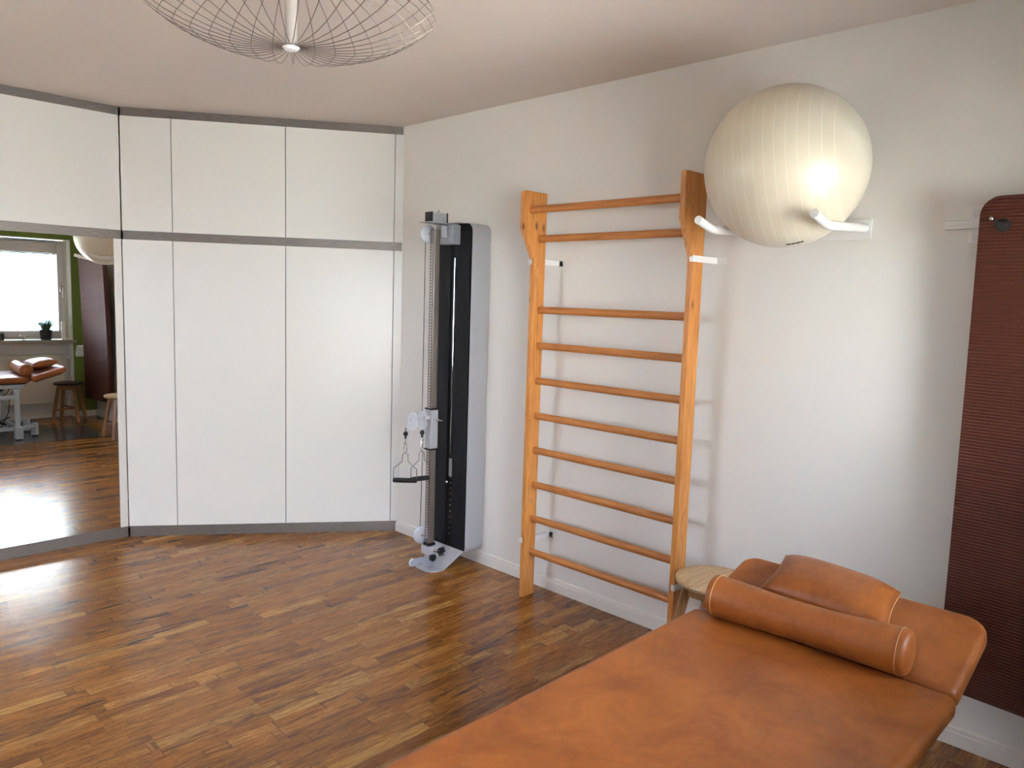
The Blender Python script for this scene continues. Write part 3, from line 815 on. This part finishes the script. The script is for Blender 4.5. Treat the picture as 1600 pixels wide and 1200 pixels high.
# top plate and box arm
MB().box((-.425, -.345, 1.872), (-.33, -.150, 1.877), .001).box((-.425, -.150, 1.8855), (-.33, -.01, 1.889), .001).build('top_plate', M['greymetal'], cc)
MB().box((-.410, -.314, 1.8775), (-.352, -.218, 1.928), .003).build('top_beam', M['greymetal'], cc)
MB().box((-.412, -.318, 1.8772), (-.350, -.3145, 1.930), .001).box((-.412, -.2175, 1.8772), (-.350, -.211, 1.930), .001).build('end_cap', M['black'], cc)
MB().box((-.445, -.205, 1.77), (-.315, -.1515, 1.8715), .003).build('head_block', M['greymetal'], cc)
MB().cyl((-.375, -.258, 1.9285), (-.375, -.258, 1.942), .008, n=12).build('bolt', M['chrome'], cc)
def pulley(c, r, ax, name='pulley', mat='pulleyplastic', th=.009):
    p = MB().lathe([(0, -th), (r * .55, -th), (r * .92, -th * .75), (r, -th * .5), (r * .9, 0), (r, th * .5), (r * .92, th * .75), (r * .55, th), (0, th)], c, 36, axis=ax).build(name, M[mat], cc)
    a = V(ax).normalized(); MB().cyl(V(c) - a * (th + .006), V(c) + a * (th + .006), .0055, n=12).build('axle', M['chrome'], p)
    return p
pulley((-.416, -.292, 1.818), .047, (1, -.25, 0), mat='greymetal')
pulley((-.416, -.300, .182), .047, (1, -.25, 0), mat='silver')
MB().box((-.402, -.250, 1.80), (-.356, -.2055, 1.865), .003).build('post_clamp', M['greymetal'], cc)
# foot assembly
MB().box((px0 - .005, py0 - .005, .128), (px1 + .005, py1 + .005, .145), .003).build('sleeve_ring', M['black'], cc)
MB().box((-.412, -.304, .082), (-.345, -.238, .127), .004).box((-.46, -.26, .085), (-.413, -.236, .15), .004).build('foot_block', M['silver'], cc)
MB().box((-.395, -.292, .0075), (-.358, -.255, .0815), .003).build('foot_post', M['greymetal'], cc)
MB().cyl((-.357, -.270, .062), (-.342, -.270, .062), .02, n=20).build('lock_wheel', M['black'], cc)
MB().cyl((-.3445, -.270, .105), (-.312, -.262, .108), .0085, n=12).build('lock_pin', M['chrome'], cc)
kn = MB().cyl((-.312, -.262, .108), (-.297, -.258, .109), .012, n=16)
for k in range(6): a = k * PI / 3; kn.sph((-.292, -.2565 + .019 * math.cos(a), .109 + .019 * math.sin(a)), .009, 10)
kn.cyl((-.297, -.258, .109), (-.287, -.256, .109), .018, n=18); kn.build('lock_knob', M['black'], cc)
# foot plate : flat nose + sloped rear
t = MB(); bmv = bmesh.new()
def sheet(pts_xyz, th=.004):
    lo = [bmv.verts.new(p) for p in pts_xyz]; hi = [bmv.verts.new((p[0], p[1], p[2] + th)) for p in pts_xyz]
    n = len(lo); bmv.faces.new(lo[::-1]); bmv.faces.new(hi)
    for i in range(n): bmv.faces.new((lo[i], lo[(i + 1) % n], hi[(i + 1) % n], hi[i]))
nose = [(-.285, -.243, .001), (-.288, -.285, .001), (-.305, -.315, .001), (-.335, -.332, .001), (-.375, -.335, .001), (-.415, -.332, .001), (-.45, -.320, .001), (-.47, -.285, .001), (-.475, -.243, .001)]
sheet(nose[::-1])
sheet([(-.285, -.243, .001), (-.475, -.243, .001), (-.505, -.139, .092), (-.245, -.139, .092)])
t._add(bmv); t.build('foot_plate', M['silver'], cc, angle=20)
# floor pulley on a short arm
MB().box((-.424, -.345, .018), (-.416, -.285, .052), .003, mtx=None).box((-.416, -.292, .01), (-.396, -.284, .05), .002).cyl((-.4165, -.345, .032), (-.4235, -.345, .032), .0195, n=24).build('floor_arm', M['silver'], cc)
pulley((-.431, -.347, .030), .022, (1, 0, 0), th=.006)
# carriage
cg = MB().box((px0 - .006, py0 - .006, .672), (px1 + .006, py1 + .006, .884), .004).build('carriage', M['silver'], cc)
MB().box((px0 - .009, py0 - .009, .884), (px1 + .009, py1 + .009, .893), .002).box((px0 - .009, py0 - .009, .663), (px1 + .009, py1 + .009, .672), .002).build('end_ring', M['black'], cg)
MB().cyl((-.354, -.272, .835), (-.332, -.272, .833), .009, n=14).cyl((-.332, -.272, .833), (-.295, -.268, .832), .0045, .002, n=12).build('pull_pin', M['chrome'], cg)
MB().box((-.40, -.335, .835), (-.36, -.2975, .855), .003).cyl((-.38, -.415, .84), (-.38, -.33, .84), .006, n=12).build('pulley_arm', M['silver'], cg)
for y in (-.330, -.400):
    a = (.25, -1, 0)
    pulley((-.385, y, .852), .024, (-.7, .7, 0), th=.006); pulley((-.385, y, .808), .026, (-.7, .7, 0), th=.006)
    dv = V((.7, -.7, 0)).normalized() * .009
    c0_ = V((-.385, y, .852)) + V((.7 * .012, -.7 * .012, 0))
    t = MB(); pts = []
    for k in range(17): a = k * PI / 16; pts.append((.024 * math.cos(a), .022 + .022 * math.sin(a)))
    for k in range(17): a = PI + k * PI / 16; pts.append((.026 * math.cos(a), -.024 + .028 * math.sin(a)))
    # local x along (.7,.7), local z up, thickness along (.7,-.7)
    mm = Matrix(((.7071, .7071, 0, -.385 + .007), (.7071, -.7071, 0, y - .007), (0, 0, 1, .832), (0, 0, 0, 1)))
    t.prism(pts, .0015, .0035, 'y', mtx=mm).build('pulley_cheek', M['silver'], cg)
# cables
mb = MB(); mb.cyl((-.445, -.285, .86), (-.445, -.285, 1.815), .0019, n=8); mb.cyl((-.445, -.285, .20), (-.415, -.30, .78), .0019, n=8)
mb.tube([(-.33, -.20, 1.77), (-.345, -.17, 1.45), (-.385, -.16, 1.0), (-.375, -.16, .62)], .0016, 6); mb.tube([(-.40, -.21, 1.77), (-.36, -.17, 1.4), (-.345, -.16, 1.05), (-.36, -.16, .62)], .0016, 6)
mb.build('cable', M['cable'], cc)
def handle(label, cx, cy, ua):
    h = thing('pull_handle', label, 'handle', (cx, cy, .49), group=None)
    u = V((math.cos(ua), math.sin(ua), 0)); c = V((cx, cy, 0)); w = .062
    MB().cyl(c + V((0, 0, .795)), c + V((0, 0, .772)), .0022, n=8).sph(c + V((0, 0, .762)), .0135, 16).cyl(c + V((0, 0, .748)), c + V((0, 0, .736)), .006, n=10).build('stopper_ball', M['black'], h)
    mb = MB()
    for k, (z, rr_) in enumerate(((.728, .0095), (.712, .0085))):
        ax = u if k % 2 else V((-u.y, u.x, 0))
        mb.tube([c + V((0, 0, z)) + ax * (rr_ * .8 * math.cos(a)) + V((0, 0, rr_ * math.sin(a))) for a in [2 * PI * j / 20 for j in range(20)]], .0017, 6, closed=True)
    mb.tube([c + V((0, 0, .685)) + u * (.007 * math.cos(a)) + V((0, 0, .026 * math.sin(a))) for a in [2 * PI * j / 24 for j in range(24)]], .0024, 6, closed=True)
    mb.build('carabiner', M['chrome'], h)
    zg = .51
    pts = [c + u * -w + V((0, 0, zg)), c + u * -w + V((0, 0, .572)), c + u * -.016 + V((0, 0, .612)), c + u * -.014 + V((0, 0, .652)), c + V((0, 0, .662)), c + u * .014 + V((0, 0, .652)), c + u * .016 + V((0, 0, .612)), c + u * w + V((0, 0, .572)), c + u * w + V((0, 0, zg))]
    MB().tube(pts, .0024, 8).build('wire_bow', M['bow'], h)
    MB().tube([c + u * (w * 1.04 * s) + V((0, 0, zg)) for s in (-1, -.98, -.6, 0, .6, .98, 1)], lambda s: .0105 + .003 * math.sin(PI * s) if 0 < s < 1 else .009, 14).build('grip', M['black'], h)
    return h
handle('chrome wire pull handle with black grip, hanging farther from the steel post', -.404, -.428, math.radians(44))
handle('chrome wire pull handle with black grip, hanging closest to the steel post', -.385, -.332, math.radians(78))

# ------------------------------------------------------------------ pendant lamp
lx, ly = .814, -1.784
lp = thing('pendant_lamp', 'large open wire basket pendant lamp hanging from the ceiling', 'lamp', (lx, ly, 2.14))
prof = [(.020, 2.152), (.07, 2.1495), (.12, 2.1495), (.17, 2.1555), (.22, 2.166), (.27, 2.182), (.315, 2.201), (.355, 2.2255), (.390, 2.252)]
top = [(.390, 2.252), (.375, 2.275), (.34, 2.305), (.29, 2.333), (.23, 2.355), (.16, 2.371), (.09, 2.380), (.030, 2.382)]
NW = 37
for k in range(NW):
    a = 2 * PI * (k + .35) / NW
    P3 = [(lx + r * math.cos(a), ly + r * math.sin(a), z) for r, z in prof + top[1:]]
    MB().tube(P3, .0010, 6).build('wire', M['wire'], lp)
MB().lathe([(0, 2.1425), (.015, 2.143), (.019, 2.145), (.019, 2.148), (.023, 2.150), (.023, 2.153), (0, 2.156)], (lx, ly, 0), 32).build('bottom_hub', M['plastic_white'], lp)
MB().lathe([(0, 2.376), (.034, 2.378), (.034, 2.386), (0, 2.388)], (lx, ly, 0), 32).build('top_hub', M['plastic_white'], lp)
MB().cyl((lx, ly, 2.1565), (lx, ly, 2.3755), .0165, n=28).build('lamp_tube', M['lamptube'], lp)
MB().cyl((lx, ly, 2.3885), (lx, ly, 2.47), .006, n=12).build('rod', M['chrome'], lp)
MB().lathe([(0, 2.4695), (.055, 2.472), (.06, 2.476), (.06, 2.4995), (0, 2.4995)], (lx, ly, 0), 32).build('ceiling_cup', M['plastic_white'], lp)

# ------------------------------------------------------------------ unseen softening curtain, then things by the window seen in the mirror
t = NT('softening_curtain'); o_ = t.t.nodes['Material Output']  # added sheer fabric, halves and evens the light behind the camera
df = t.n('ShaderNodeBsdfDiffuse')
tl = t.n('ShaderNodeBsdfTranslucent'); tl.inputs[0].default_value = srgb(244, 242, 238)
trn = t.n('ShaderNodeBsdfTransparent'); a1 = t.n('ShaderNodeMixShader'); a2 = t.n('ShaderNodeMixShader'); a1.inputs[0].default_value = .6; a2.inputs[0].default_value = .35
n_ = t.noise(t.coord(), 300, 2); t.l(t.ramp(n_, [(.3, srgb(236, 234, 228)), (.7, srgb(244, 242, 238))]), df.inputs[0])
t.l(df.outputs[0], a1.inputs[1]); t.l(tl.outputs[0], a1.inputs[2]); t.l(a1.outputs[0], a2.inputs[1]); t.l(trn.outputs[0], a2.inputs[2]); t.l(a2.outputs[0], o_.inputs[0])
bmv = bmesh.new(); P_ = []
for k in range(241):
    yy = -3.70 + 1.06 * k / 240; xx = 2.905 + .018 * math.sin(k * .42) + .006 * math.sin(k * .17)
    P_.append([bmv.verts.new((xx, yy, z)) for z in (.03, .5, 1.0, 1.5, 1.955)])
for a_, b_ in zip(P_, P_[1:]):
    for k in range(4): bmv.faces.new((a_[k], b_[k], b_[k + 1], a_[k + 1]))
t2 = MB(); t2._add(bmv)
ct = thing('softening_curtain', 'unseen white sheer curtain added to soften the daylight from the opening behind the viewer', 'curtain', (2.905, -3.17, 1.955))
t2.build('curtain_fabric', t.m, ct, wn=False, angle=80)
MB().cyl((2.905, -3.71, 1.962), (2.905, -2.632, 1.962), .006, n=10).build('curtain_rod', M['white_metal'], ct)

rd = thing('radiator', 'flat cream panel radiator under the window, seen in the mirror', 'radiator', (2.92, -.75, .17))
MB().box((2.895, -1.18, .175), (2.955, -.325, .712), .006).build('front_panel', M['radiator'], rd)
mb = MB(); 
for k in range(28): mb.box((2.90, -1.17 + k * .03, .7125), (2.95, -1.155 + k * .03, .716))
mb.build('top_grille', M['radiator'], rd)
MB().cyl((2.925, -.3245, .675), (2.925, -.29, .675), .011, n=14).cyl((2.925, -.29, .675), (2.925, -.25, .675), .018, n=18).build('valve', M['plastic_white'], rd)
MB().cyl((2.93, -.30, .0005), (2.93, -.30, .20), .009, n=12).cyl((2.93, -.3245, .21), (2.93, -.29, .21), .011, n=12).build('pipe', M['radiator'], rd)
for y in (-1.05, -.45): MB().box((2.9555, y - .015, .25), (2.9795, y + .015, .65), .002).build('wall_hook', M['radiator'], rd)

ZS = .88
pc = (2.905, -.485)
pp = thing('potted_grass', 'spiky green grass plant in a dark pot on the window sill, seen in the mirror', 'plant', (*pc, ZS))
MB().lathe([(0, ZS), (.046, ZS), (.052, ZS + .005), (.060, ZS + .105), (.060, ZS + .112), (.054, ZS + .112), (.053, ZS + .1), (0, ZS + .098)], (*pc, 0), 28).build('pot', M['pot'], pp)
mb = MB()
for k in range(150):
    a = random.uniform(0, 2 * PI); r0 = random.uniform(0, .035); ln = random.uniform(.10, .20); lean = random.uniform(.1, 1.)
    b = V((pc[0] + r0 * math.cos(a), pc[1] + r0 * math.sin(a), ZS + .097)); dr = V((math.cos(a), math.sin(a), 0))
    q = []
    for s in (0, .35, .7, 1):
        q.append(b + dr * (ln * lean * .75 * s ** 1.3) + V((0, 0, ln * (s - .35 * lean * s * s))))
    for i in range(len(q)): q[i].x = min(q[i].x, 2.955)
    mb.tube(q, lambda s: .0036 * (1 - .85 * s), 4)
mb.build('foliage', M['leaf'], pp)
# rope knot
kp = []
kc = V((2.90, -.70, ZS + .034))
for k in range(90):
    a = 2 * PI * k / 90
    kp.append(kc + V((.013 * math.sin(3 * a), .028 * (math.sin(a) + 1.1 * math.sin(2 * a)) * .6, .020 * (math.cos(a) - 1.1 * math.cos(2 * a)) * .62)))
mn = min(p.z for p in kp); 
for p in kp: p.z += ZS + .0095 - mn
tag(MB().tube(kp, .009, 8, closed=True).build('rope_knot', M['rope'], loc=(kc.x, kc.y, ZS)), 'pale knotted rope ornament on the window sill, seen in the mirror', 'ornament')
gc = (2.905, -.915)
cg_ = thing('candle_glass', 'dark glass candle holder on the window sill at the edge of the mirror', 'candle holder', (*gc, ZS))
MB().lathe([(0, ZS), (.034, ZS), (.036, ZS + .004), (.036, ZS + .075), (.033, ZS + .075), (.032, ZS + .008), (0, ZS + .008)], (*gc, 0), 28).build('glass', M['glassware'], cg_)
MB().lathe([(0, ZS + .0085), (.030, ZS + .0085), (.030, ZS + .05), (0, ZS + .05)], (*gc, 0), 24).build('candle', M['plastic_white'], cg_)
vc = (2.915, -.300)
tag(MB().lathe([(0, ZS), (.026, ZS), (.028, ZS + .004), (.028, ZS + .20), (.025, ZS + .206), (0, ZS + .207)], (*vc, 0), 28).build('pillar_candle', M['base_white'], loc=(*vc, ZS)), 'tall cream pillar candle on the window sill at the frame side, seen in the mirror', 'candle')
# leaflet holder beside the window
lh = thing('leaflet_holder', 'white slanted leaflet holder on the green wall beside the window, seen in the mirror', 'leaflet holder', (2.859, -.19, .72))
mm = Matrix.Translation((2.83, -.15, .765)) @ Matrix.Rotation(math.radians(-28), 4, 'Y') @ Matrix.Rotation(math.radians(0), 4, 'X')
MB().box((-.004, -.06, -.065), (.0, .06, .065), .001, mtx=mm).build('back_sheet', M['plastic_white'], lh)
MB().box((-.022, -.055, -.072), (-.005, .055, .05), .001, mtx=mm).build('leaflet', M['paper'], lh)
MB().box((2.80, -.206, .70), (2.8595, -.094, .706), .001).build('holder_base', M['plastic_white'], lh)

# ------------------------------------------------------------------ camera
cd = bpy.data.cameras.new('camera'); co = bpy.data.objects.new('camera', cd); COL.objects.link(co)
yaw, pit, rol = math.radians(-44.26807), math.radians(-6.35840), math.radians(1.82610)
f = V((math.sin(yaw) * math.cos(pit), math.cos(yaw) * math.cos(pit), math.sin(pit)))
r = V((math.cos(yaw), -math.sin(yaw), 0)); u = r.cross(f)
r2 = math.cos(rol) * r + math.sin(rol) * u; u2 = -math.sin(rol) * r + math.cos(rol) * u
mt = Matrix((r2, u2, -f)).transposed().to_4x4(); mt.translation = V((2.76881557, -2.88664024, 1.48919017))
co.matrix_world = mt; cd.sensor_width = 36; cd.sensor_fit = 'HORIZONTAL'; cd.lens = 1186.7139 / 1600 * 36; cd.clip_start = .02
scene.camera = co

# ------------------------------------------------------------------ light
w = bpy.data.worlds.new('sky'); scene.world = w; w.use_nodes = True
nt = w.node_tree; bg = nt.nodes['Background']
tc = nt.nodes.new('ShaderNodeTexCoord'); sp = nt.nodes.new('ShaderNodeSeparateXYZ'); rp = nt.nodes.new('ShaderNodeValToRGB'); mr = nt.nodes.new('ShaderNodeMapRange')
nt.links.new(tc.outputs['Generated'], sp.inputs[0]); nt.links.new(sp.outputs[2], mr.inputs[0]); mr.inputs[1].default_value = -1; mr.inputs[2].default_value = 1
nt.links.new(mr.outputs[0], rp.inputs[0]); nt.links.new(rp.outputs[0], bg.inputs[0])
e = rp.color_ramp.elements
e[0].position = .47; e[0].color = (.34, .33, .33, 1); e[1].position = .51; e[1].color = (.90, 1.05, 1.34, 1)
e2 = e.new(.78); e2.color = (1.28, 1.52, 2.1, 1)
my = nt.nodes.new('ShaderNodeMapRange'); nt.links.new(sp.outputs[1], my.inputs[0])      # sky is brighter on the sun's side
my.inputs[1].default_value = -1; my.inputs[2].default_value = .1; my.inputs[3].default_value = 1.25; my.inputs[4].default_value = 1.0
nt.links.new(my.outputs[0], bg.inputs[1])
pl_ = bpy.data.lights.new('window_portal', 'AREA'); pl_.shape = 'RECTANGLE'; pl_.size = W4[1] - W4[0] - .1; pl_.size_y = W4[3] - W4[2] - .1; pl_.cycles.is_portal = True
po = bpy.data.objects.new('window_portal', pl_); COL.objects.link(po); po.location = ((W4[0] + W4[1]) / 2, YB - .115, (W4[2] + W4[3]) / 2); po.rotation_euler = (PI / 2, 0, 0)
for y0, y1, z0, z1 in WINS:
    ld = bpy.data.lights.new('window_portal', 'AREA'); ld.shape = 'RECTANGLE'; ld.size = (z1 - z0) - .05; ld.size_y = (y1 - y0) - .05
    ld.cycles.is_portal = True
    lo = bpy.data.objects.new('window_portal', ld); COL.objects.link(lo); lo.location = (XL + .21, (y0 + y1) / 2, (z0 + z1) / 2)
    lo.rotation_euler = (0, PI / 2, 0)

sl = bpy.data.lights.new('sun', 'SUN'); sl.energy = 20.0; sl.angle = .01; sl.color = (1, .85, .64)
so = bpy.data.objects.new('sun', sl); COL.objects.link(so); so.location = (5, 3, 9)
so.rotation_euler = V((.46, .55, -.70)).to_track_quat('-Z', 'Y').to_euler()
vs = scene.view_settings
vs.view_transform = 'Standard'; vs.look = 'None'; vs.gamma = 1; vs.use_curve_mapping = False
vs.exposure = 4.25
